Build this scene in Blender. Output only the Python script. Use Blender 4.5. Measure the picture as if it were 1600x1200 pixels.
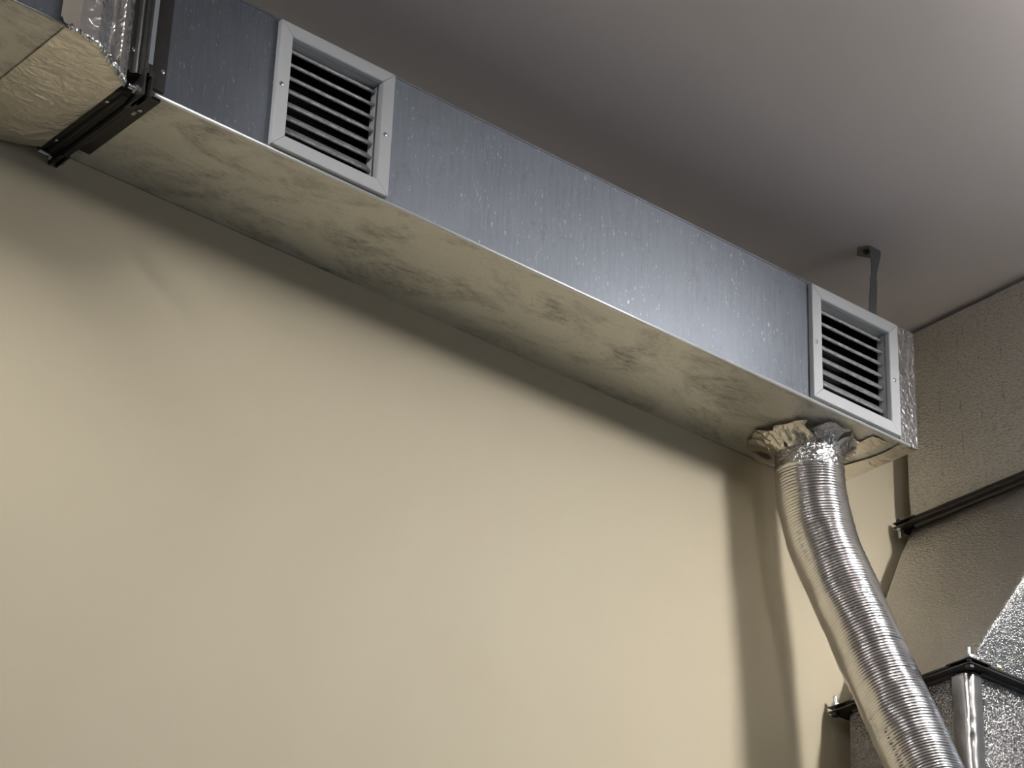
import bpy, math, random
from mathutils import Vector, Matrix, noise

# ------------------------------------------------------------------ scene
for o in list(bpy.data.objects):
    bpy.data.objects.remove(o)
S = bpy.context.scene
COL = S.collection
S.view_settings.view_transform = 'Standard'
S.view_settings.look = 'None'
S.view_settings.gamma = 1.0
S.view_settings.use_curve_mapping = False
S.view_settings.exposure = 0.0
try:
    S.cycles.max_bounces = 10
    S.cycles.diffuse_bounces = 5
    S.cycles.glossy_bounces = 6
    S.cycles.sample_clamp_indirect = 6.0
    S.cycles.blur_glossy = 0.25
    S.cycles.use_denoising = True
except Exception:
    pass

# camera: telephoto look up at the duct along the wall
YAW, PITCH, ROLL, FPX = 0.88444, 0.49377, 0.03735, 4292.978
fw = Vector((math.cos(YAW) * math.cos(PITCH), math.sin(YAW) * math.cos(PITCH), math.sin(PITCH)))
r0 = Vector((math.sin(YAW), -math.cos(YAW), 0))
u0 = r0.cross(fw)
rt = r0 * math.cos(ROLL) + u0 * math.sin(ROLL)
up = -r0 * math.sin(ROLL) + u0 * math.cos(ROLL)
cam_d = bpy.data.cameras.new('camera')
cam = bpy.data.objects.new('camera', cam_d)
COL.objects.link(cam)
m = Matrix(((rt.x, up.x, -fw.x), (rt.y, up.y, -fw.y), (rt.z, up.z, -fw.z)))
cam.matrix_world = Matrix.Translation((-3.6455, -3.4457, -2.4616)) @ m.to_4x4()
cam_d.sensor_width = 36.0
cam_d.lens = FPX / 1600 * 36.0
cam_d.clip_start = 0.05
S.camera = cam

# world: overcast daylight outside the windows
W = bpy.data.worlds.new('overcast')
S.world = W
W.use_nodes = True
W.node_tree.nodes['Background'].inputs[0].default_value = (0.72, 0.84, 1.0, 1)
W.node_tree.nodes['Background'].inputs[1].default_value = 1.0


def area(name, loc, rot, sx, sy, power, color):
    d = bpy.data.lights.new(name, 'AREA')
    d.shape = 'RECTANGLE'
    d.size, d.size_y = sx, sy
    d.energy = power
    d.color = color
    o = bpy.data.objects.new(name, d)
    o.location = loc
    o.rotation_euler = rot
    COL.objects.link(o)
    return o


WIN = [(0.5, 2.1), (2.7, 4.3)]           # window openings (x range) in the front wall
WINZ = (-1.75, -0.10)
YF = -6.5
WIN_POWER = 6.0
for a, b in WIN:
    area('window_and_added_daylight', ((a + b) / 2, YF + .02, sum(WINZ) / 2), (math.radians(90), 0, 0),
         b - a, WINZ[1] - WINZ[0], WIN_POWER, (0.80, 0.89, 1.0))
ADDED_WIN = (-3.4, -1.6)                           # unseen window (y range) added in the right-hand wall for bluish hose reflections
area('window_and_added_daylight', (4.8 - .02, sum(ADDED_WIN) / 2, sum(WINZ) / 2), (math.radians(90), 0, math.radians(90)), ADDED_WIN[1] - ADDED_WIN[0], WINZ[1] - WINZ[0], 4, (0.74, 0.85, 1.0))
TUBE_STRENGTH = 160.0
SIDE_SHARE = 0.09
TUBE_COLOR = (1.0, 0.97, 0.93)
LAMPS = [(0.15, -1.06, -2.06, 1.20, 1.0, 0.055), (-2.45, -0.60, -1.30, 0.78, 0.3, 0.0), (-0.66, -1.16, -1.66, 0.30, 0.9, 0.055)]   # x, y start, y end, share, glow of sides and top, drop below ceiling
UP_SHARE = 1.5


# ------------------------------------------------------------------ materials
class NT:
    def __init__(self, name):
        self.m = bpy.data.materials.new(name)
        self.m.use_nodes = True
        self.t = self.m.node_tree
        self.b = self.t.nodes['Principled BSDF']
        self.tc = self.t.nodes.new('ShaderNodeTexCoord')

    def n(self, kind, **kw):
        nd = self.t.nodes.new(kind)
        for k, v in kw.items():
            if isinstance(k, str) and hasattr(nd, k):
                setattr(nd, k, v)
        return nd

    def link(self, a, b):
        self.t.links.new(a, b)

    def coords(self, scale=(1, 1, 1), rot=(0, 0, 0)):
        mp = self.n('ShaderNodeMapping')
        mp.inputs['Scale'].default_value = scale
        mp.inputs['Rotation'].default_value = rot
        self.link(self.tc.outputs['Object'], mp.inputs['Vector'])
        return mp.outputs[0]

    def noise(self, scale, detail=4, rough=.55, vec=None, dist=0.0):
        nd = self.n('ShaderNodeTexNoise')
        nd.inputs['Scale'].default_value = scale
        nd.inputs['Detail'].default_value = detail
        nd.inputs['Roughness'].default_value = rough
        nd.inputs['Distortion'].default_value = dist
        self.link(vec if vec is not None else self.tc.outputs['Object'], nd.inputs['Vector'])
        return nd.outputs['Fac']

    def voronoi(self, scale, feature='F1', vec=None, rnd=1.0):
        nd = self.n('ShaderNodeTexVoronoi')
        nd.feature = feature
        nd.inputs['Scale'].default_value = scale
        nd.inputs['Randomness'].default_value = rnd
        self.link(vec if vec is not None else self.tc.outputs['Object'], nd.inputs['Vector'])
        return nd.outputs['Distance']

    def ramp(self, fac, stops):
        r = self.n('ShaderNodeValToRGB')
        el = r.color_ramp.elements
        while len(el) < len(stops):
            el.new(0.5)
        for e, (p, c) in zip(el, stops):
            e.position = p
            e.color = c if len(c) == 4 else (*c, 1)
        self.link(fac, r.inputs[0])
        return r.outputs[0]

    def mix(self, fac, a, b, mode='MIX'):
        nd = self.n('ShaderNodeMix')
        nd.data_type = 'RGBA'
        nd.blend_type = mode
        for sock, v in ((nd.inputs[0], fac), (nd.inputs[6], a), (nd.inputs[7], b)):
            if hasattr(v, 'links') or isinstance(v, bpy.types.NodeSocket):
                self.link(v, sock)
            elif isinstance(v, (int, float)):
                sock.default_value = v
            else:
                sock.default_value = v if len(v) == 4 else (*v, 1)
        return nd.outputs[2]

    def math(self, op, a, b=0.0):
        nd = self.n('ShaderNodeMath')
        nd.operation = op
        for sock, v in ((nd.inputs[0], a), (nd.inputs[1], b)):
            if isinstance(v, bpy.types.NodeSocket):
                self.link(v, sock)
            else:
                sock.default_value = v
        return nd.outputs[0]

    def bump(self, height, strength, distance, prev=None):
        nd = self.n('ShaderNodeBump')
        nd.inputs['Strength'].default_value = strength
        nd.inputs['Distance'].default_value = distance
        self.link(height, nd.inputs['Height'])
        if prev is not None:
            self.link(prev, nd.inputs['Normal'])
        return nd.outputs[0]

    def set(self, **kw):
        names = dict(color='Base Color', metal='Metallic', rough='Roughness', normal='Normal', spec='Specular IOR Level',
                     emit='Emission Color', emit_s='Emission Strength')
        for k, v in kw.items():
            s = self.b.inputs[names[k]]
            if isinstance(v, bpy.types.NodeSocket):
                self.link(v, s)
            elif isinstance(v, (int, float)):
                s.default_value = v
            else:
                s.default_value = v if len(v) == 4 else (*v, 1)
        return self.m


def plain(name, color, rough=.5, metal=0.0):
    t = NT(name)
    n = t.noise(40, 5)
    c = t.mix(n, tuple(x * .88 for x in color), tuple(min(1, x * 1.1) for x in color))
    return t.set(color=c, rough=rough, metal=metal)


def mat_wall():
    t = NT('cream_wall_paint')
    c = t.mix(t.noise(1.3, 3), (0.585, 0.515, 0.37), (0.635, 0.565, 0.415))
    c = t.mix(t.ramp(t.noise(2.1, 6, .65), [(.55, (0, 0, 0)), (.75, (.35, .35, .35))]), c, (0.57, 0.485, 0.35))
    nrm = t.bump(t.noise(260, 3), .12, .001)
    nrm = t.bump(t.noise(3, 2), .25, .01, nrm)
    return t.set(color=c, rough=.55, normal=nrm, spec=.3)


def mat_ceiling():
    t = NT('ceiling_paint')
    c = t.mix(t.noise(1.2, 4), (0.84, 0.80, 0.835), (0.90, 0.86, 0.89))
    return t.set(color=c, rough=.8, normal=t.bump(t.noise(180, 3), .1, .001), spec=.2)


def mat_galv(name, dirt):
    t = NT(name)
    st = t.noise(1.0, 5, .6, t.coords((170, 60, 16)))
    blotch = t.noise(7, 5, .6)
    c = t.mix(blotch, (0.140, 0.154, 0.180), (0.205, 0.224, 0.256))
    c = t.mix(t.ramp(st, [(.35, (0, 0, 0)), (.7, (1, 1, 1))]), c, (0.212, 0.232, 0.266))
    if not dirt:
        # pale nicks, and dark scuffs in the zinc
        nk = t.noise(1.0, 2, .5, t.coords((330, 60, 95), (0, .25, 0)), .4)
        gate = t.ramp(t.noise(1.0, 5, .7, t.coords((9, 9, 13))), [(.36, (0, 0, 0)), (.66, (1, 1, 1))])
        nick = t.math('MULTIPLY', t.ramp(nk, [(.655, (0, 0, 0)), (.74, (1, 1, 1))]), gate)
        c = t.mix(t.math('MULTIPLY', nick, .6), c, (0.80, 0.83, 0.88))
        sc = t.ramp(t.noise(1.0, 6, .7, t.coords((22, 15, 14)), 1.2), [(.58, (0, 0, 0)), (.72, (.75, .75, .75))])
        c = t.mix(sc, c, (0.13, 0.14, 0.16))
        arc = t.ramp(t.voronoi(1.0, 'DISTANCE_TO_EDGE', t.coords((5, 4, 11), (0, .3, 0))), [(.001, (1, 1, 1)), (.004, (0, 0, 0))])
        c = t.mix(t.math('MULTIPLY', arc, .3), c, (0.24, 0.25, 0.27))
        ro = t.ramp(st, [(.3, (.47, .47, .47)), (.75, (.57, .57, .57))])
        tg = t.n('ShaderNodeCombineXYZ')
        tg.inputs[2].default_value = 1.0
        t.link(tg.outputs[0], t.b.inputs['Tangent'])
        t.b.inputs['Anisotropic'].default_value = .70
        nrm = t.bump(st, .10, .0006)
        nrm = t.bump(t.noise(3.2, 2), .35, .010, nrm)
        return t.set(color=c, metal=.95, rough=ro, normal=nrm)
    # underside: dusty, with smudges and drag marks
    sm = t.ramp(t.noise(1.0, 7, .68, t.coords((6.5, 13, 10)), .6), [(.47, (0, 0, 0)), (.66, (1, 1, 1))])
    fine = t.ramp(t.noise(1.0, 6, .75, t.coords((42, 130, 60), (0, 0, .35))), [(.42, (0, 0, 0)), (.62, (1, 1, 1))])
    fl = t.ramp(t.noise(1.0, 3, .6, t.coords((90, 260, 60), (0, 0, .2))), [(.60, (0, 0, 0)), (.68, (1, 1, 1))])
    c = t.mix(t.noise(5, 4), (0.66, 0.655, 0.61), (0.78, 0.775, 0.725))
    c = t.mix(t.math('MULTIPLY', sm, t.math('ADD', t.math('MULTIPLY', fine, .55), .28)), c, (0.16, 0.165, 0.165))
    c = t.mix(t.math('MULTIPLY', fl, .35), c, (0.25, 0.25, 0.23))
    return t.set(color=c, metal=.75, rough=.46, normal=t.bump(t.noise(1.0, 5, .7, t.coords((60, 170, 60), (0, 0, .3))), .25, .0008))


def mat_foil(name, scale, strength, rough, color=(.80, .79, .77), stretch=(1, 1, 1), seams=0.0, dist=.004, low=1.2):
    t = NT(name)
    wv = t.n('ShaderNodeVectorMath')
    wv.operation = 'ADD'
    nz = t.n('ShaderNodeTexNoise')
    nz.inputs['Scale'].default_value = scale * .35
    nz.inputs['Detail'].default_value = 3
    t.link(t.tc.outputs['Object'], nz.inputs['Vector'])
    sc = t.n('ShaderNodeVectorMath')
    sc.operation = 'SCALE'
    sc.inputs[3].default_value = 1.6 / scale
    t.link(nz.outputs['Color'], sc.inputs[0])
    t.link(t.coords(stretch), wv.inputs[0])
    t.link(sc.outputs[0], wv.inputs[1])
    e = t.voronoi(scale, 'DISTANCE_TO_EDGE', wv.outputs[0])
    e2 = t.voronoi(scale * 2.3, 'F1', wv.outputs[0])
    h = t.math('ADD', t.math('MINIMUM', e, .3), t.math('MULTIPLY', e2, .35))
    h = t.math('ADD', h, t.math('MULTIPLY', t.noise(scale * .22, 3), low))
    nrm = t.bump(h, strength, dist)
    c = t.mix(t.noise(9, 4), tuple(x * .86 for x in color), color)
    if seams:
        # stitched reinforcing threads running down the facing
        w = t.n('ShaderNodeTexWave')
        w.bands_direction = 'Y'
        w.inputs['Scale'].default_value = seams
        w.inputs['Distortion'].default_value = .9
        w.inputs['Detail'].default_value = 2
        w.inputs['Detail Scale'].default_value = 2
        t.link(t.coords((1, 1, .12)), w.inputs['Vector'])
        line = t.ramp(w.outputs['Fac'], [(.004, (1, 1, 1)), (.02, (0, 0, 0))])
        gate = t.ramp(t.noise(24, 4, .7), [(.52, (0, 0, 0)), (.6, (1, 1, 1))])
        line = t.math('MULTIPLY', line, gate)
        c = t.mix(t.math('MULTIPLY', line, .35), c, (.22, .21, .2))
        wr = t.noise(1.0, 5, .6, t.coords((240, 120, 330), (.35, 0, 0)))
        c = t.mix(t.ramp(wr, [(.30, (.55, .55, .55)), (.52, (0, 0, 0))]), c, (.25, .24, .23))
        nrm = t.bump(wr, 1.0, .0045, nrm)
    return t.set(color=c, metal=1.0, rough=rough, normal=nrm)


def mat_hose():
    t = NT('aluminium_hose_foil')
    c = t.mix(t.noise(30, 4), (.74, .72, .70), (.86, .85, .84))
    nrm = t.bump(t.noise(140, 3), .15, .001)
    return t.set(color=c, metal=1.0, rough=.23, normal=nrm)


def mat_steel():
    t = NT('dark_flange_steel')
    c = t.mix(t.noise(1.0, 5, .6, t.coords((60, 60, 60))), (.035, .034, .034), (.075, .072, .07))
    return t.set(color=c, metal=.7, rough=.42, normal=t.bump(t.noise(220, 3), .2, .0006))


def mat_white():
    t = NT('white_powder_coat')
    c = t.mix(t.noise(60, 5), (.56, .58, .605), (.61, .63, .655))
    sp = t.ramp(t.voronoi(190), [(.05, (1, 1, 1)), (.1, (0, 0, 0))])
    sp = t.math('MULTIPLY', sp, t.ramp(t.noise(18, 3), [(.55, (0, 0, 0)), (.65, (1, 1, 1))]))
    c = t.mix(t.math('MULTIPLY', sp, .35), c, (.3, .3, .29))
    return t.set(color=c, rough=.38, spec=.4)


def mat_blade():
    t = NT('dusty_aluminium_blade')
    d = t.ramp(t.noise(1.0, 6, .75, t.coords((75, 200, 200))), [(.38, (0, 0, 0)), (.66, (1, 1, 1))])
    c = t.mix(d, (.50, .52, .53), (.20, .20, .195))
    return t.set(color=c, metal=.35, rough=.42, normal=t.bump(d, .2, .0006))


M = dict(
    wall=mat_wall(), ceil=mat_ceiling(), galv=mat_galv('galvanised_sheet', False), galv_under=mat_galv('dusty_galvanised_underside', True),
    foil_wrap=mat_foil('foil_faced_insulation', 120, .55, .30, (.88, .865, .845), (1, .6, 1.35), 5.5, .0035),
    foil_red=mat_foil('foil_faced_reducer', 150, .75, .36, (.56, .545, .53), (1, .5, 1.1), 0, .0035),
    foil_face=mat_foil('lit_front_foil', 240, .9, .30, (.72, .71, .70), (1, 1, .7), 0, .0035, .25),
    foil_low=mat_foil('crinkled_foil_lagging', 210, 1.0, .27, (.50, .49, .485), (1, 1, .6), 0, .0060, .12),
    tape=mat_foil('aluminium_tape', 60, .45, .20, (.85, .85, .86), (1, 1, 1), 0, .004),
    tape_wrap=mat_foil('matt_aluminium_tape', 55, .40, .30, (.84, .80, .72), (.6, 1.4, 1), 0, .003),
    hose=mat_hose(), steel=mat_steel(), white=mat_white(), blade=mat_blade(),
    edge=plain('folded_zinc_with_highlight', (.90, .92, .94), .42, .55),
    zinc=plain('zinc_bolt', (.62, .65, .70), .25, 1.0),
    lit_tip=plain('lit_leg_tip_grey', (.40, .43, .47), .45, .9),
    black=plain('black_duct_inside', (.012, .012, .013), .7),
    strap=plain('weathered_strap_steel', (.12, .125, .13), .5, .7),
    floor=plain('dark_floor', (.25, .24, .23), .6), wall2=plain('grey_wall_paint', (.22, .22, .23), .7),
    plaster=plain('rough_plaster', (.34, .31, .26), .9),
    lampw=plain('lamp_housing_white', (.75, .75, .74), .4),
    glue=plain('dried_sealant', (.62, .58, .42), .6),
)


def glow(name, strength):
    t = NT(name)
    return t.set(color=(1, 1, 1), emit=TUBE_COLOR, emit_s=strength)


# ------------------------------------------------------------------ builders
def origin_of(o):
    v = Vector((0, 0, 0))
    while o is not None:
        v += o.location
        o = o.parent
    return v


def obj(name, verts, faces, mat, parent=None, smooth=False, loc=None):
    """verts in world space -> one linked mesh object"""
    me = bpy.data.meshes.new(name)
    base = origin_of(parent) if parent else (Vector(loc) if loc else Vector((0, 0, 0)))
    me.from_pydata([tuple(Vector(v) - base) for v in verts], [], faces)
    me.materials.append(mat)
    if smooth:
        me.polygons.foreach_set('use_smooth', [True] * len(me.polygons))
    me.update()
    o = bpy.data.objects.new(name, me)
    COL.objects.link(o)
    if parent:
        o.parent = parent
    elif loc:
        o.location = loc
    return o


def empty(name, loc, label, cat, group=None):
    o = bpy.data.objects.new(name, None)
    o.location = loc
    o.empty_display_size = .05
    COL.objects.link(o)
    o['label'] = label
    o['category'] = cat
    if group:
        o['group'] = group
    return o


def structure(o):
    o['kind'] = 'structure'
    return o


class MB:
    def __init__(self):
        self.v, self.f = [], []

    def add(self, v, f):
        b = len(self.v)
        self.v += [tuple(x) for x in v]
        self.f += [tuple(i + b for i in q) for q in f]
        return self

    def box(self, a, b, c=0.0):
        """box with chamfered edges"""
        x0, y0, z0 = a
        x1, y1, z1 = b
        if c <= 0:
            v = [(x, y, z) for x in (x0, x1) for y in (y0, y1) for z in (z0, z1)]
            return self.add(v, [(0, 1, 3, 2), (4, 6, 7, 5), (0, 4, 5, 1), (2, 3, 7, 6), (0, 2, 6, 4), (1, 5, 7, 3)])
        poly = [(x0 + c, y0), (x1 - c, y0), (x1, y0 + c), (x1, y1 - c), (x1 - c, y1), (x0 + c, y1), (x0, y1 - c), (x0, y0 + c)]
        cx, cy = (x0 + x1) / 2, (y0 + y1) / 2
        ins = [(cx + (px - cx) * (1 - 2 * c / max(x1 - x0, 1e-6)), cy + (py - cy) * (1 - 2 * c / max(y1 - y0, 1e-6))) for px, py in poly]
        rings = [[(p[0], p[1], z0) for p in ins], [(p[0], p[1], z0 + c) for p in poly],
                 [(p[0], p[1], z1 - c) for p in poly], [(p[0], p[1], z1) for p in ins]]
        return self.rings(rings)

    def rings(self, rings, cap=True, closed=True):
        n = len(rings[0])
        v = [p for r in rings for p in r]
        f = []
        for i in range(len(rings) - 1):
            for j in range(n if closed else n - 1):
                k = (j + 1) % n
                f.append((i * n + j, i * n + k, (i + 1) * n + k, (i + 1) * n + j))
        if cap and closed:
            f.append(tuple(range(n))[::-1])
            f.append(tuple(range((len(rings) - 1) * n, len(rings) * n)))
        return self.add(v, f)

    def tube(self, p, q, r, n=12, r2=None):
        p, q = Vector(p), Vector(q)
        d = (q - p).normalized()
        a = d.orthogonal().normalized()
        b = d.cross(a)
        r2 = r if r2 is None else r2
        return self.rings([[p + (a * math.cos(2 * math.pi * i / n) + b * math.sin(2 * math.pi * i / n)) * r for i in range(n)],
                           [q + (a * math.cos(2 * math.pi * i / n) + b * math.sin(2 * math.pi * i / n)) * r2 for i in range(n)]])

    def profile(self, pts, a, b, ex, ey):
        """extrude 2-D polygon pts (in ex, ey axes) from point a to point b"""
        a, b, ex, ey = Vector(a), Vector(b), Vector(ex), Vector(ey)
        return self.rings([[a + ex * p[0] + ey * p[1] for p in pts], [b + ex * p[0] + ey * p[1] for p in pts]])

    def build(self, name, mat, parent=None, smooth=False, loc=None):
        return obj(name, self.v, self.f, mat, parent, smooth, loc)


def hexbolt(parent, p, axis, r=.0075, thread=.018, nut=.006):
    """nut with a threaded end standing out along axis"""
    p, axis = Vector(p), Vector(axis).normalized()
    tb = MB()
    k = 9
    a = axis.orthogonal().normalized()
    b = axis.cross(a)
    rings = []
    for i in range(k * 2 + 1):
        rr = r * (.56 if i % 2 else .48)
        c = p + axis * (-.004 + (thread + .004) * i / (k * 2))
        rings.append([c + (a * math.cos(2 * math.pi * j / 10) + b * math.sin(2 * math.pi * j / 10)) * rr for j in range(10)])
    bo = tb.rings(rings).build('bolt', M['zinc'], parent, True)
    MB().tube(p, p + axis * nut, r, 6).build('nut', M['zinc'], bo)
    return bo


def screw(parent, p, n, r=.0048):
    """pan-head cross screw, facing n"""
    p, n = Vector(p), Vector(n).normalized()
    a = n.orthogonal().normalized()
    b = n.cross(a)
    rings = []
    for rr, h in ((r, 0), (r, .0008), (r * .86, .0018), (r * .5, .0024), (r * .42, .0024), (r * .3, .0008)):
        rings.append([p + n * h + (a * math.cos(2 * math.pi * j / 16) + b * math.sin(2 * math.pi * j / 16)) * rr * (1 if h > .001 or rr > r * .35 else (1.0 if j % 4 else .5)) for j in range(16)])
    return MB().rings(rings).build('screw', M['zinc'], parent)


def ridge(p, octs=4):
    """crumple noise, -1..1"""
    s, a = 0.0, 1.0
    q = Vector(p)
    for i in range(octs):
        s += a * (1 - 2 * abs(noise.noise(q)))
        q = q * 2.03 + Vector((3.1, 1.7, 5.3))
        a *= .5
    return s / 1.9


def sheet(fn, nu, nv, name, mat, parent, amp, freq, seed, normal, thick=.0006, ragged=0.0):
    """crumpled foil sheet over fn(u, v) with a little thickness"""
    off = Vector((seed * 7.13, seed * 3.7, seed * 1.9))
    n = Vector(normal) if not callable(normal) else None
    v, f = [], []
    for i in range(nu + 1):
        for j in range(nv + 1):
            u, w = i / nu, j / nv
            if ragged:
                uu = u + (ragged * noise.noise(Vector((w * 5, seed, i // max(1, nu) + .3))) if i in (0, nu) else 0)
                ww = w + (ragged * noise.noise(Vector((u * 5, seed + 4.1, j // max(1, nv) + .3))) if j in (0, nv) else 0)
            else:
                uu, ww = u, w
            p = Vector(fn(uu, ww))
            nn = n if n is not None else Vector(normal(uu, ww))
            h = ridge(p * freq + off) * amp
            edge = min(u, 1 - u, w, 1 - w) * 8
            v.append(p + nn * (amp * .9 + h))
    s = nv + 1
    for i in range(nu):
        for j in range(nv):
            f.append((i * s + j, (i + 1) * s + j, (i + 1) * s + j + 1, i * s + j + 1))
    o = obj(name, v, f, mat, parent, False)
    return o


def rrect(x0, x1, y0, y1, r, seg=5, per=(26, 26)):
    """rounded rectangle as a closed list of (x, y), evenly divided"""
    pts = []
    cs = [(x1 - r, y0 + r, -90), (x1 - r, y1 - r, 0), (x0 + r, y1 - r, 90), (x0 + r, y0 + r, 180)]
    arcs = []
    for cx, cy, a0 in cs:
        arcs.append([(cx + r * math.cos(math.radians(a0 + 90 * k / seg)), cy + r * math.sin(math.radians(a0 + 90 * k / seg))) for k in range(seg + 1)])
    for i in range(4):
        pts += arcs[i]
        a, b = arcs[i][-1], arcs[(i + 1) % 4][0]
        m = per[i % 2]
        for k in range(1, m):
            pts.append((a[0] + (b[0] - a[0]) * k / m, a[1] + (b[1] - a[1]) * k / m))
    return pts


# ------------------------------------------------------------------ room shell
ZC, ZF = 0.432, -4.05
XL, XR = -6.0, 4.8


def shell(name, a, b, mat):
    return structure(MB().box(a, b).build(name, mat))


shell('floor', (XL - .1, YF - .1, ZF - .1), (XR + .1, .12, ZF), M['floor'])
shell('ceiling', (XL - .1, YF - .1, ZC), (XR + .1, .12, ZC + .1), M['ceil'])
shell('wall_back', (XL - .1, 0, ZF), (XR + .1, .12, ZC), M['wall'])
wr = MB()
wr.box((XR, YF, ZF), (XR + .1, 0, WINZ[0])).box((XR, YF, WINZ[1]), (XR + .1, 0, ZC))
wr.box((XR, YF, WINZ[0]), (XR + .1, ADDED_WIN[0], WINZ[1])).box((XR, ADDED_WIN[1], WINZ[0]), (XR + .1, 0, WINZ[1]))
structure(wr.build('wall_right', M['wall2']))
fb = MB()
for (p, q) in (((ADDED_WIN[0], WINZ[0]), (ADDED_WIN[0] + .06, WINZ[1])), ((ADDED_WIN[1] - .06, WINZ[0]), (ADDED_WIN[1], WINZ[1])), ((ADDED_WIN[0], WINZ[0]), (ADDED_WIN[1], WINZ[0] + .06)),
               ((ADDED_WIN[0], WINZ[1] - .06), (ADDED_WIN[1], WINZ[1])), ((sum(ADDED_WIN) / 2 - .03, WINZ[0]), (sum(ADDED_WIN) / 2 + .03, WINZ[1]))):
    fb.box((XR + .03, p[0], p[1]), (XR + .08, q[0], q[1]))
structure(fb.build('window_3', M['lampw']))  # frame of the window added for the hose reflections
shell('wall_left', (XL - .1, YF, ZF), (XL, 0, ZC), M['wall2'])
wb = MB()
xs = [XL] + [x for w in WIN for x in w] + [XR]
wb.box((XL, YF - .12, ZF), (XR, YF, WINZ[0])).box((XL, YF - .12, WINZ[1]), (XR, YF, ZC))
for i in range(0, len(xs), 2):
    wb.box((xs[i], YF - .12, WINZ[0]), (xs[i + 1], YF, WINZ[1]))
structure(wb.build('wall_front', M['wall2']))
for k, (a, b) in enumerate(WIN):
    fb = MB()
    for (p, q) in (((a, WINZ[0]), (a + .06, WINZ[1])), ((b - .06, WINZ[0]), (b, WINZ[1])), ((a, WINZ[0]), (b, WINZ[0] + .06)),
                   ((a, WINZ[1] - .06), (b, WINZ[1])), (((a + b) / 2 - .03, WINZ[0]), ((a + b) / 2 + .03, WINZ[1]))):
        fb.box((p[0], YF - .09, p[1]), (q[0], YF - .03, q[1]))
    structure(fb.build('window_%d' % (k + 1), M['lampw']))

# ------------------------------------------------------------------ ceiling lamps (outside the frame); left one added as wall fill, middle one for duct sheen
for k, (lx, ya, yb, share, halo, drop) in enumerate(LAMPS):
    e = empty('ceiling_and_fill_lamp', (lx, (ya + yb) / 2, ZC),
              ('short white ceiling batten lamp out from the flexible hose', 'added unseen fill lamp on the ceiling out from the flanged joint',
               'added unseen ceiling lamp for the sheen midway along the duct')[k], 'lamp', 'fluorescent battens on the ceiling')
    z0 = ZC - drop
    hb = MB()
    hb.box((lx - .05, yb, z0 - .045), (lx - .030, ya, z0), .003).box((lx + .030, yb, z0 - .045), (lx + .05, ya, z0), .003)
    hb.box((lx - .031, yb, z0 - .045), (lx + .031, ya, z0 - .030))
    hb.build('housing', M['lampw'], e)
    MB().box((lx - .029, yb + .02, z0 - .030), (lx + .029, ya - .02, z0 + (.006 if halo else -.004)), .003).build('added_uplight_strip', glow('added_uplight_glow', TUBE_STRENGTH * share * UP_SHARE * halo), e)  # glowing strip added on top to brighten the ceiling
    d = MB().box((lx - .045, yb + .02, z0 - .075), (lx + .045, ya - .02, z0 - .044), .004).build('diffuser', glow('diffuser_glow', TUBE_STRENGTH * share), e)
    d.data.materials.append(glow('diffuser_side_glow', TUBE_STRENGTH * share * SIDE_SHARE * halo))
    for p in d.data.polygons:
        if p.normal.z > -.5:
            p.material_index = 1
    for y in (ya - .02, yb + .02):
        MB().box((lx - .05, y - .01, z0 - .08), (lx + .05, y + .01, z0 - .002), .003).build('end_plate', M['lampw'], e)
        if drop:
            MB().tube((lx, y, z0 - .01), (lx, y, ZC), .004, 8).build('drop_rod', M['lampw'], e)

# ------------------------------------------------------------------ rectangular duct
Wd, Hd = 0.252, 0.259
XJ = -1.818                                   # flange joint
duct = empty('air_duct', (-.9, -Wd / 2, 0), 'long galvanised rectangular air duct under the ceiling along the cream wall', 'duct')
GR = [-1.566, -0.2973]
GW, GH, GZ = .243, .249, .0045
HO = (.030, .213, .033, .222)                 # opening in the panel behind each grille (x, z offsets)
# front sheet, cut out behind the two grilles, finely divided and slightly oil-canned
xs = sorted(set([XJ, 0.0] + [g + HO[0] for g in GR] + [g + HO[1] for g in GR] + [XJ + i * (0 - XJ) / 90 for i in range(91)]))
zs = sorted(set([0.0, Hd, GZ + HO[2], GZ + HO[3]] + [Hd * i / 12 for i in range(13)]))
v, f = [], []
for x in xs:
    for z in zs:
        w = min(1, min(z, Hd - z) / .05)
        v.append((x, -Wd + .0022 * w * noise.noise(Vector((x * 3.1, z * 4, 2.2))), z))
nz = len(zs)
for i in range(len(xs) - 1):
    for j in range(nz - 1):
        cx, cz = (xs[i] + xs[i + 1]) / 2, (zs[j] + zs[j + 1]) / 2
        if any(g + HO[0] < cx < g + HO[1] and GZ + HO[2] < cz < GZ + HO[3] for g in GR):
            continue
        f.append((i * nz + j, (i + 1) * nz + j, (i + 1) * nz + j + 1, i * nz + j + 1))
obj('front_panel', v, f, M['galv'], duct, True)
# underside with the faint sag of thin sheet
nx, ny = 90, 12
v, f = [], []
for i in range(nx + 1):
    for j in range(ny + 1):
        x, y = XJ + (0 - XJ) * i / nx, -Wd + Wd * j / ny
        w = min(1, min(j, ny - j) / 3)
        v.append((x, y, .0018 * w * noise.noise(Vector((x * 2.6, y * 4, 8.8)))))
for i in range(nx):
    for j in range(ny):
        s = ny + 1
        f.append((i * s + j, i * s + j + 1, (i + 1) * s + j + 1, (i + 1) * s + j))
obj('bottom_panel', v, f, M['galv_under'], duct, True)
MB().box((XJ, -Wd, Hd - .001), (0, -.001, Hd + .0005)).build('top_panel', M['galv'], duct)
MB().box((XJ, -.0025, 0), (0, -.001, Hd)).build('back_panel', M['galv'], duct)
MB().box((-.0015, -Wd, 0), (0, -.001, Hd)).build('end_cap', M['galv'], duct)
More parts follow.
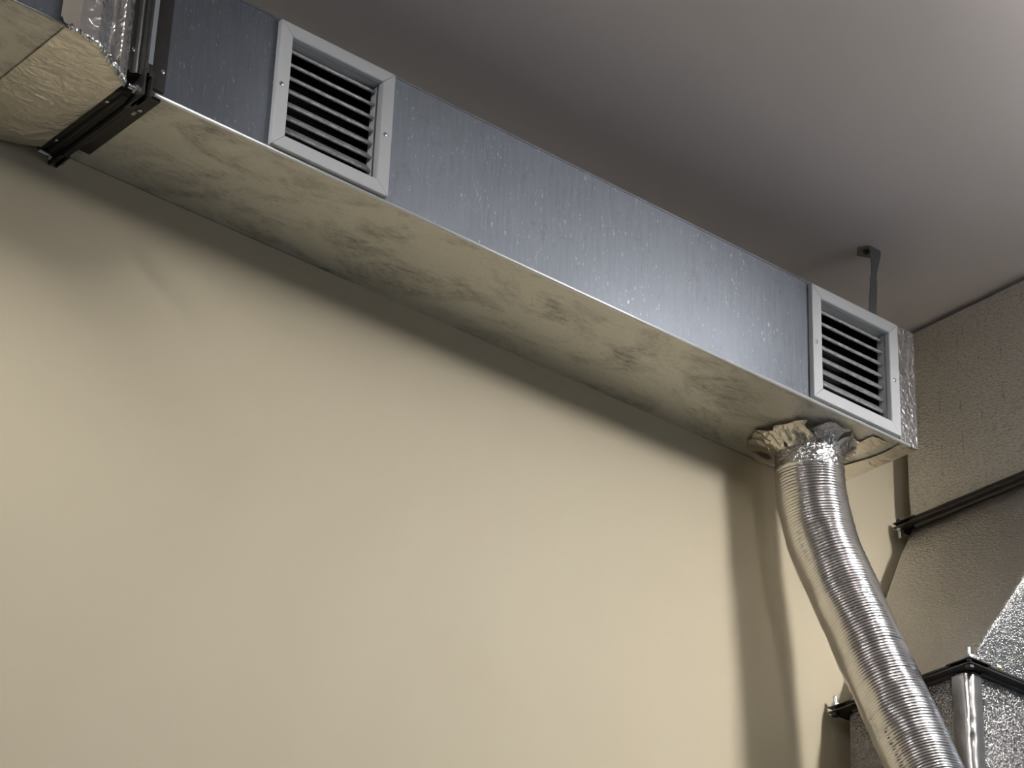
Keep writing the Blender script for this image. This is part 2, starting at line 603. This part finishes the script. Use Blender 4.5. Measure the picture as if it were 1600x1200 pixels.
# folded bottom edge, its highlight put into the pale colour, and the small lip along the top
MB().tube((XJ + .03, -Wd - .0006, .0004), (-.02, -Wd - .0006, .0004), .0034, 18).build('folded_edge', M['edge'], duct, True)['label'] = 'folded bottom edge with its highlight in the colour'
MB().box((XJ + .03, -Wd - .0012, Hd - .003), (-.03, -Wd + .002, Hd + .0012), .0006).build('top_lip', M['galv'], duct)
# unseen black boxes added behind the grilles for the shade inside the duct
for g in GR:
    x0, x1, z0, z1 = g + HO[0] - .002, g + HO[1] + .002, GZ + HO[2] - .002, GZ + HO[3] + .002
    b = MB()
    b.box((x0, -.15, z0), (x1, -.148, z1))
    b.box((x0, -.2, z0), (x0 + .001, -.148, z1)).box((x1 - .001, -.2, z0), (x1, -.148, z1))
    b.box((x0, -.2, z0), (x1, -.148, z0 + .001)).box((x0, -.2, z1 - .001), (x1, -.148, z1))
    b.build('dark_inside_box', M['black'], duct)

# wider left-hand section, ending at the tape seam
LX0, LXS = -3.4, -2.01
LZ, LY, LT = -.030, -.356, .262
b = MB()
prof = [(LY, LT), (LY, LZ + .003), (LY + .003, LZ), (-.006, LZ), (-.004, LZ + .003), (-.004, LT)]
b.rings([[(x, p[0], p[1]) for p in prof] for x in (LX0, LXS + .02)])
sec = b.build('wide_section', M['galv'], duct)
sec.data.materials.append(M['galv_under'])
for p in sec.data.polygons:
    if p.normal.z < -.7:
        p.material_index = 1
MB().tube((LX0, LY + .001, LZ + .0015), (LXS, LY + .001, LZ + .0015), .0026, 12).build('folded_edge', M['zinc'], duct, True)

# foil wrapped taper between the two sections: corner path measured along x
CP = [(-2.014, -.3565, LZ), (-1.985, -.357, LZ - .001), (-1.955, -.350, LZ), (-1.930, -.334, LZ + .001), (-1.910, -.318, LZ + .002),
      (-1.890, -.304, LZ + .004), (-1.874, -.292, LZ + .006), (-1.858, -.276, -.021)]


def lerp_path(P, t):
    t = max(0, min(.9999, t)) * (len(P) - 1)
    i = int(t)
    return Vector(P[i]).lerp(Vector(P[i + 1]), t - i)


def taper_bottom(u, w):
    c = lerp_path(CP, u)
    yb = -.006 - .032 * max(0, u - .25)
    s = .004 * math.sin(w * math.pi) * math.sin(u * math.pi)
    return (c.x, c.y + (yb - c.y) * w, c.z - s)


def taper_front(u, w):
    c = lerp_path(CP, u)
    k = math.sin(u * math.pi) * .004
    v_ = max(0, 1 - abs(u - .66) / .17)
    k += .030 * v_ * v_ * (3 - 2 * v_) * min(1, w * 5)
    return (c.x, c.y + k, c.z + (LT - c.z) * w)


o = sheet(taper_bottom, 70, 110, 'foil_wrap', M['tape_wrap'], duct, .0016, 26, 1.0, (0, 0, -1))
o['label'] = 'dull foil wrap under the taper'
o = sheet(taper_front, 70, 110, 'foil_wrap', M['tape'], duct, .0022, 24, 2.0, (.3, -.95, 0))
o['label'] = 'shiny foil wrap on the front of the taper'
sheet(lambda u, w: (-2.030 + .035 * u, -.3640, LZ + (LT - LZ) * w), 10, 60, 'foil_tape', M['tape_wrap'], duct, .0007, 40, 3.0, (0, -1, 0), ragged=.06)
sheet(lambda u, w: (-1.886 + .028 * u, -.303 + .026 * u, LZ + .012 + (LT - LZ) * w), 14, 80, 'foil_tape', M['tape_wrap'], duct, .0016, 30, 4.0, (0, -1, 0), ragged=.1)
# rolled, crushed foil along the corner of the wrap
rings = []
for i in range(90):
    u = i / 89
    c = lerp_path(CP, u)
    r = .0045 + .003 * noise.noise(Vector((u * 30, 2, 1))) + .003 * u
    rings.append([(c.x, c.y + r * math.cos(a) * (1 + .5 * noise.noise(Vector((u * 50, a, 5)))), c.z + r * math.sin(a) * (1 + .5 * noise.noise(Vector((u * 50, a, 9)))))
                  for a in [2 * math.pi * k / 10 for k in range(10)]])
MB().rings(rings).build('crushed_edge', M['tape'], duct)


# flange pair at the joint: two rails per side, corner plates, bolts
def rail(a, b, out, along, side, name='flange_rail'):
    """side -1: rail on the left body, +1: on the right body. lip against the duct, leg at the joint."""
    s = side
    lip, leg = (.040 if s < 0 else .045), .030
    pts = [(s * .0005, -.001), (s * .0005, leg), (s * .0045, leg), (s * .0065, leg - .004), (s * .0065, leg - .009), (s * .0045, leg - .012),
           (s * .0045, .019), (s * .011, .0170), (s * .013, .0185), (s * .0165, .0185), (s * .0185, .0170), (s * .022, .0125), (s * .027, .0125), (s * .029, .0165),
           (s * .033, .0175), (s * (lip - .004), .0165), (s * lip, .012), (s * lip, -.001)]
    if s > 0:
        pts = pts[:7] + [(s * .0075, .008), (s * .022, .008), (s * .023, .0055), (s * lip, .0055), (s * lip, -.001)]
    MB().profile(pts, a, b, along, out).build(name, M['steel'], duct)


for s in (-1, 1):
    rail((XJ, -Wd, .008 if s > 0 else .012), (XJ, -Wd, Hd), (0, -1, 0), (1, 0, 0), s)
    rail((XJ, -Wd + (.004 if s > 0 else .012), 0), (XJ, -.040 if s > 0 else -.012, 0), (0, 0, -1), (1, 0, 0), s)
# corner plates (front bottom, back bottom) with bolt holes
for (cy, sy) in ((-Wd, -1), (-.012, 1)):
    b = MB()
    L, d, t_ = .052, .030, .0035
    pl = [(cy + sy * d, -d), (cy + sy * d, .020), (cy + sy * .004, .020), (cy + sy * .002, -.002), (cy - sy * .022, -.004), (cy - sy * .022, -d)]
    if sy > 0:
        pl = [(cy + .010, -d), (cy + .010, -.002), (cy - .03, -.002), (cy - .03, -d)]
    for dx in (-.0085, .005):
        b.rings([[(XJ + dx, p[0], p[1]) for p in pl], [(XJ + dx + t_, p[0], p[1]) for p in pl]])
    b.build('corner_plate', M['steel'], duct)
hexbolt(duct, (XJ - .009, -Wd - .010, -.012), (-1, 0, 0), .0085, .016)
hexbolt(duct, (XJ - .009, -.012, -.018), (-1, 0, 0), .0085, .026)
MB().tube((XJ + .009, -Wd - .010, -.012), (XJ + .015, -Wd - .010, -.012), .0085, 6).build('bolt_head', M['zinc'], duct)
MB().tube((XJ + .009, -.012, -.018), (XJ + .015, -.012, -.018), .0085, 6).build('bolt_head', M['zinc'], duct)
for (p, n) in (((XJ + .037, -Wd - .0056, .045), (0, -1, 0)), ((XJ - .0245, -Wd - .0126, .055), (0, -1, 0)),
               ((XJ + .033, -Wd + .045, -.0056), (0, 0, -1)), ((XJ - .0245, -Wd + .05, -.0126), (0, 0, -1)), ((XJ - .0245, -.05, -.0126), (0, 0, -1))):
    screw(duct, p, n, .0042)
MB().profile([(-.0042, .0290), (-.0046, .0305), (.0036, .0305), (.0034, .0290)], (XJ, -Wd, .030), (XJ, -Wd, Hd), (1, 0, 0), (0, -1, 0)).build('lit_leg_tips', M['lit_tip'], duct)  # light on the front leg tips, put in as a paler grey strip
# a dab of sealant on the lower rail
MB().box((XJ + .027, -Wd + .052, -.0082), (XJ + .033, -Wd + .063, -.005), .0012).build('sealant_dab', M['glue'], duct)

# foil tape closing the right-hand end
o = sheet(lambda u, w: (-.050 + .0505 * u, -Wd - .0006, -.001 + (Hd + .001) * w), 26, 110, 'foil_tape', M['tape'], duct, .0013, 30, 6.0, (0, -1, 0))
o['label'] = 'crinkled shiny tape beside the right grille'
sheet(lambda u, w: (-.046 + .0465 * u + .008 * math.sin(w * 7) * (1 - u), -Wd + .002 + (Wd - .004) * w, -.0006), 22, 90, 'foil_tape', M['tape_wrap'], duct, .0010, 28, 7.0, (0, 0, -1), ragged=.05)
sheet(lambda u, w: (.0006, -Wd + Wd * u, (Hd) * w), 30, 30, 'foil_tape', M['tape'], duct, .0008, 30, 8.0, (1, 0, 0))


# ------------------------------------------------------------------ vent grilles
def grille(gx, label):
    e = empty('vent_grille', (gx + GW / 2, -Wd, GZ), label, 'vent', 'white louvred vents on the duct')
    yb = -Wd - .0005
    prof = [(0, 0), (.0003, .0096), (.0013, .0106), (.0240, .0106), (.0256, .0094), (.0262, .0070), (.0265, -.022), (.0245, -.022), (.0235, 0)]
    n = len(prof)

    def corner(k, t, h):
        x = (gx + t) if k in (0, 3) else (gx + GW - t)
        z = (GZ + t) if k in (0, 1) else (GZ + GH - t)
        return (x, yb - h, z)
    bars = []
    for k in range(4):
        a, b = k, (k + 1) % 4
        ga = .0005
        r1, r2 = [], []
        for t_, h in prof:
            p, q = Vector(corner(a, t_, h)), Vector(corner(b, t_, h))
            d = (q - p).normalized() * ga
            r1.append(p + d)
            r2.append(q - d)
        bars.append(MB().rings([r1, r2]).build('frame_bar', M['white'], e))
    # dark backing line where the frame stands off the sheet
    xa, xb = gx + .0245, gx + GW - .0245
    nose_y = -Wd + .009
    blade0 = None
    for i in range(7):
        z = GZ + .0475 + i * .0269
        ang = math.radians(43 + 1.6 * (6 - i) + (3 if i == 0 else 0))
        ca, sa = math.cos(ang), math.sin(ang)
        pr = [(0, .0), (.0010, .0022), (.0036, .0034), (.0062, .0030), (.012, .0026), (.0250, .0014), (.0265, .0), (.0250, -.0012), (.012, -.0022), (.004, -.0030), (.0010, -.0022)]
        pts = []
        for c_, tt in pr:
            pts.append((nose_y + c_ * ca - tt * sa, z + c_ * sa + tt * ca))
        MB().rings([[(x, p[0], p[1]) for p in pts] for x in (xa, xb)]).build('blade', M['blade'], e)
    for bar, sx, sz in ((bars[3], .0090, .1210), (bars[1], GW - .0150, .1195)):
        screw(bar, (gx + sx, yb - .0103, GZ + sz), (0, -1, 0), .0042)
    return e


grille(GR[0], 'white louvred vent grille near the black flanged joint of the duct')
grille(GR[1], 'white louvred vent grille at the foil taped end above the flexible hose')

# ------------------------------------------------------------------ hanger strap
hs = empty('hanger_strap', (-.105, -.243, ZC), 'narrow dark metal hanger strap between ceiling and duct, behind the right grille', 'strap')
st = [(-.0860, -.2380, ZC - .002, .0165, .0), (-.0875, -.2400, ZC - .016, .0160, .02), (-.0925, -.2430, .395, .0135, .10), (-.0955, -.2430, .372, .0112, .22),
      (-.0962, -.2425, .358, .0108, .26), (-.0975, -.2430, .352, .0112, .12), (-.0995, -.2430, .325, .0108, .05), (-.1030, -.2430, .290, .0105, .0),
      (-.1045, -.2430, .262, .0105, .0)]
fr, bk = [], []
b = MB()
rings = []
for x, y, z, hw, tw in st:
    dx, dy = hw * math.cos(tw), hw * math.sin(tw)
    rings.append([(x - dx, y - dy - .0007, z), (x + dx, y + dy - .0007, z), (x + dx, y + dy + .0007, z), (x - dx, y - dy + .0007, z)])
b.rings(rings).build('strap', M['strap'], hs)
# bent tab, its bolt and the broken plaster round it
b = MB()
tab = [(-.1150, -.2190), (-.1060, -.2370), (-.0665, -.2360), (-.0655, -.2060), (-.0930, -.1950)]
b.rings([[(x, y, ZC - .0035) for x, y in tab], [(x, y, ZC - .0015) for x, y in tab]]).build('strap_tab', M['plaster'], hs)
MB().tube((-.0905, -.2200, ZC - .0045), (-.0905, -.2200, ZC - .001), .0085, 14).build('washer', M['strap'], hs)
MB().tube((-.0905, -.2200, ZC - .0085), (-.0905, -.2200, ZC - .0045), .0055, 6).build('bolt_head', M['steel'], hs)
MB().box((-.114, -.2437, .2598), (-.094, -.2220, .2612), .0004).build('strap_foot', M['strap'], hs)

# ------------------------------------------------------------------ flexible hose
HP = [(-.1750, -.1300, .006), (-.1745, -.1290, -.040), (-.1720, -.1275, -.084), (-.1650, -.1320, -.150), (-.1550, -.1430, -.218), (-.1300, -.1785, -.338),
      (-.1120, -.2220, -.460), (-.0950, -.2650, -.578), (-.0800, -.3070, -.695), (-.0700, -.3560, -.825), (-.066, -.400, -.97), (-.066, -.425, -1.15)]


def catmull(P, n):
    P = [Vector(p) for p in P]
    P = [P[0] * 2 - P[1]] + P + [P[-1] * 2 - P[-2]]
    out = []
    for i in range(1, len(P) - 2):
        for k in range(n):
            t = k / n
            a, b, c, d = P[i - 1:i + 3]
            out.append(.5 * ((2 * b) + (c - a) * t + (2 * a - 5 * b + 4 * c - d) * t * t + (3 * b - a - 3 * c + d) * t ** 3))
    out.append(P[-2])
    return out


dense = catmull(HP, 60)
acc = [0.0]
for i in range(1, len(dense)):
    acc.append(acc[-1] + (dense[i] - dense[i - 1]).length)
total = acc[-1]


def at_len(s):
    import bisect
    i = min(max(bisect.bisect(acc, s) - 1, 0), len(acc) - 2)
    t = (s - acc[i]) / max(acc[i + 1] - acc[i], 1e-9)
    return dense[i].lerp(dense[i + 1], min(max(t, 0), 1)), (dense[i + 1] - dense[i]).normalized()


hose = empty('flexible_hose', (-.175, -.13, 0), 'ribbed silver aluminium hose hanging below the duct end', 'hose')
PITCH, NSEG, R0 = .0063, 88, .0655
start = .068
ds = PITCH / 8
n = int((total - start) / ds)
v, f = [], []
ref = Vector((0, 1, 0))
random.seed(4)
dents = [(random.uniform(0, total), random.uniform(-math.pi, math.pi), random.uniform(.0006, .0020)) for _ in range(40)]
lines = [(random.uniform(.08, .75), random.uniform(-math.pi, 0.6), random.uniform(.03, .09)) for _ in range(16)]
for i in range(n + 1):
    s = start + i * ds
    p, d = at_len(s)
    a = (ref - d * ref.dot(d)).normalized()
    b = d.cross(a)
    squash = .015 * math.sin(s * 9) + .02 * noise.noise(Vector((s * 5, 0, 0)))
    for j in range(NSEG):
        th = 2 * math.pi * j / NSEG
        ph = (s + .0018 * noise.noise(Vector((s * 22, math.cos(th) * .8, math.sin(th) * .8)))) / PITCH + j / NSEG
        w = math.sin(2 * math.pi * ph)
        turn = math.floor(ph)
        k = random.Random(turn).random()
        amp = .0022 + .0016 * k + (.0016 if turn % 11 == 0 else 0)
        r = R0 + amp * (abs(math.sin(math.pi * ph)) ** .6 - .5) + R0 * squash * math.cos(2 * th + .6)
        r += .0026 * noise.noise(Vector((s * 13, math.cos(th) * 1.6, math.sin(th) * 1.6)))
        for (s0, t0, L) in lines:
            dth = (th - math.pi * 2 - t0 + math.pi) % (2 * math.pi) - math.pi
            if abs(s - s0) < L and abs(dth) < .05:
                r -= .0022 * (1 if (turn % 2 == 0) else .1)
        for (s0, t0, dep) in dents:
            dth = ((th - t0 + math.pi) % (2 * math.pi) - math.pi) * R0
            q = (dth * dth + (s - s0) ** 2) / (.012 ** 2)
            if q < 4:
                r -= dep * math.exp(-q)
        v.append(p + (a * math.cos(th) + b * math.sin(th)) * r)
for i in range(n):
    for j in range(NSEG):
        k = (j + 1) % NSEG
        f.append((i * NSEG + j, i * NSEG + k, (i + 1) * NSEG + k, (i + 1) * NSEG + j))
obj('hose_body', v, f, M['hose'], hose, True)
# foil-taped neck
v, f = [], []
NS, NR = 150, 60
for i in range(NR + 1):
    s = .004 + .076 * i / NR
    p, d = at_len(s)
    a = (ref - d * ref.dot(d)).normalized()
    b = d.cross(a)
    for j in range(NS):
        th = 2 * math.pi * j / NS
        q = Vector((math.cos(th) * 1.3, math.sin(th) * 1.3, s * 24))
        r = .0640 + .0022 * (i / NR) - (.0012 * (i - NR + 4) if i > NR - 4 else 0) + .0022 * ridge(q * 1.7 + Vector((4, 2, 9)), 5) + .0012 * ridge(q * 6 + Vector((1, 2, 3)), 3)
        v.append(p + (a * math.cos(th) + b * math.sin(th)) * r + Vector((0, 0, .004 * noise.noise(Vector((math.cos(th) * 3, math.sin(th) * 3, 7))) * (i / NR))))
for i in range(NR):
    for j in range(NS):
        k = (j + 1) % NS
        f.append((i * NS + j, i * NS + k, (i + 1) * NS + k, (i + 1) * NS + j))
o = obj('foil_neck', v, f, M['tape'], hose, False)
o['label'] = 'smooth crinkled foil neck at the top of the hose'
# torn pieces of tape splayed from the neck on to the underside
cx, cy = -.175, -.130
patches = [(150, 62, .118, .016), (205, 52, .100, .020), (95, 55, .118, .018), (255, 50, .096, .010), (300, 46, .092, .006), (345, 50, .098, .008), (35, 52, .105, .012)]
for k, (ang, wid, ro, lift) in enumerate(patches):
    a0 = math.radians(ang)
    hw = math.radians(wid) / 2

    def fn(u, w, a0=a0, hw=hw, ro=ro, lift=lift, k=k):
        th = a0 + (w - .5) * 2 * hw * (1 - .25 * u) + .1 * math.sin(u * 5 + k)
        rr = .062 + (ro - .062) * u + .004 * math.sin(w * 7 + k * 2) * u
        zz = -.034 * max(0, 1 - u) ** 2.2 - .002 - .4 * lift * math.sin(min(1, max(0, u)) * math.pi) * (.3 + .7 * abs(math.sin(w * 3 + k)))
        return (cx + rr * math.cos(th), cy + rr * math.sin(th), zz)
    sheet(fn, 22, 22, 'foil_tape', M['tape_wrap'] if ang < 215 else M['tape'], hose, .0030, 48, 20 + k, (.25 * math.cos(a0), .25 * math.sin(a0), -.9), ragged=.07)
# flat rectangular piece right of the neck
sheet(lambda u, w: (-.106 + .042 * u, -.236 + .085 * w, -.0012), 16, 24, 'foil_tape', M['tape_wrap'], hose, .0008, 26, 31, (0, 0, -1), ragged=.04)

# ------------------------------------------------------------------ insulated vertical duct
ins = empty('insulated_duct', (.45, -.25, ZF), 'foil wrapped vertical duct with a stepped taper in the right corner', 'duct')
XB = .86
RC = .014
ZU, ZL = -.022, -.482                          # flange joint heights
UP = (.210, XB, -.560, -.035)
LO = (.009, XB, -.349, -.035)


def foil_body(name, levels, mat, amp, freq, seed, label=None, per=(40, 44), cap=False, puff=0.0):
    """levels: (z, (x0, x1, y0, y1)) ; lofted with rounded corners and a soft lagged surface"""
    rings = []
    for i, (z, (x0, x1, y0, y1)) in enumerate(levels):
        pts = rrect(x0, x1, y0, y1, RC, 5, per)
        cxm, cym = (x0 + x1) / 2, (y0 + y1) / 2
        ring = []
        for (x, y) in pts:
            p = Vector((x, y, z))
            d = Vector((x - cxm, y - cym, 0))
            if abs(d.x) / (x1 - x0) > abs(d.y) / (y1 - y0):
                d = Vector((math.copysign(1, d.x), 0, 0))
            else:
                d = Vector((0, math.copysign(1, d.y), 0))
            h = noise.noise(p * freq + Vector((seed, 0, 0))) * amp + ridge(p * freq * 3.5 + Vector((0, seed, 2))) * amp * .22
            t = i / (len(levels) - 1)
            h += puff * (min(1, min(t, 1 - t) * 7) - 1)
            ring.append(p + d * h)
        rings.append(ring)
    o = MB().rings(rings, cap).build(name, mat, ins, True)
    if label:
        o['label'] = label
    return o


def levels(z0, b0, z1, b1, n):
    return [(z0 + (z1 - z0) * i / n, tuple(a + (b - a) * i / n for a, b in zip(b0, b1))) for i in range(n + 1)]


foil_body('upper_section', levels(ZU + .006, UP, .4185, UP, 64), M['foil_wrap'], .0035, 5, 1.5, puff=.004)
foil_body('reducer_section', levels(ZL + .008, LO, ZU - .008, UP, 64), M['foil_red'], .004, 4, 4.5, 'smoother foil taper between the two flanges', puff=.008)
red = [o for o in ins.children if o.name == 'reducer_section'][0]
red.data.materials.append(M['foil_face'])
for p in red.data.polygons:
    if p.normal.y < -.6:  # room-facing side gets a lighter foil, its highlight put into the colour
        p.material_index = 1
foil_body('lower_section', levels(ZL - .34 * 3, LO, ZL - .010, LO, 150), M['foil_low'], .0030, 7, 7.5, 'brightly crinkled foil lagging at the bottom', puff=.005)
rings = []
for i in range(121):
    z = ZL - .012 - .9 * i / 120
    ring = []
    for (px, py) in [(LO[0] - .0032, LO[2] + .040), (LO[0] - .0036, LO[2] + .026)] + [(LO[0] + .0125 - .0165 * math.cos(a), LO[2] + .0125 - .0165 * math.sin(a)) for a in [math.pi / 2 * k / 8 for k in range(9)]] + [(LO[0] + .026, LO[2] - .0036), (LO[0] + .030, LO[2] - .0032)]:
        j = .0011 * noise.noise(Vector((px * 60, py * 60, z * 70)))
        ring.append((px + j, py + j, z))
    rings.append(ring)
ct = MB().rings(rings, False, False).build('corner_tape', M['hose'], ins, True)
ct['label'] = 'shiny tape strip along the lower corner'
MB().box((LO[0] + .01, LO[2] + .01, ZF), (LO[1] - .01, LO[3] - .01, ZL - 1.0), .01).build('base_section', M['foil_wrap'], ins)


def flange(z, box, lip):
    x0, x1, y0, y1 = box

    def ring_rail(z0, z1, side, out):
        # angle rail along one side, lip against the joint
        sgn = 1 if z1 > z0 else -1
        pts = [(-.004, z0), (out, z0), (out, z0 + sgn * .0040), (out - .003, z0 + sgn * .0055), (.004, z0 + sgn * .006), (.002, z1), (-.004, z1)]
        if side == 'left':
            MB().profile([(p[0], p[1]) for p in pts], (x0, y0 + .030, 0), (x0, y1 - .022, 0), (-1, 0, 0), (0, 0, 1)).build('flange_rail', M['steel'], ins)
        else:
            MB().profile([(p[0], p[1]) for p in pts], (x0 + .030, y0, 0), (x1 - .03, y0, 0), (0, -1, 0), (0, 0, 1)).build('flange_rail', M['steel'], ins)
    for side in ('left', 'front'):
        ring_rail(z + .0008, z + .0115, side, lip)
        ring_rail(z - .0008, z - .0115, side, lip)
    # corner plates
    for (cx_, cy_, sy) in ((x0, y0, 1), (x0, y1, -1)):
        a = .036
        e = lip + .003
        pl = [(cx_ - e, cy_ - sy * e), (cx_ + a, cy_ - sy * e), (cx_ + a, cy_ + sy * .002), (cx_ + .004, cy_ + sy * .006), (cx_ + .0, cy_ + sy * a), (cx_ - e, cy_ + sy * a)]
        if sy < 0:
            pl = pl[::-1]
        c_ = .006
        b = MB()
        for z0, z1 in ((z + .0035, z + .006), (z - .006, z - .0035)):
            b.rings([[(p[0], p[1], z0) for p in pl], [(p[0], p[1], z1) for p in pl]])
        b.build('corner_plate', M['steel'], ins)
        bx, by = cx_ - e + .010, cy_ - sy * (e - .010)
        upw = 1 if z < -.2 else -1
        hexbolt(ins, (bx, by, z + upw * .006), (0, 0, upw), .0085, .023, .007)
        MB().tube((bx, by, z - upw * .006), (bx, by, z - upw * .0125), .0085, 6).build('bolt_head', M['steel'], ins)


flange(ZU, UP, .018)
flange(ZL, LO, .020)
MB().box((LO[0] + .055, LO[2] - .0225, ZL + .006), (LO[0] + .068, LO[2] - .018, ZL + .014), .0015).build('sealant_dab', M['glue'], ins)
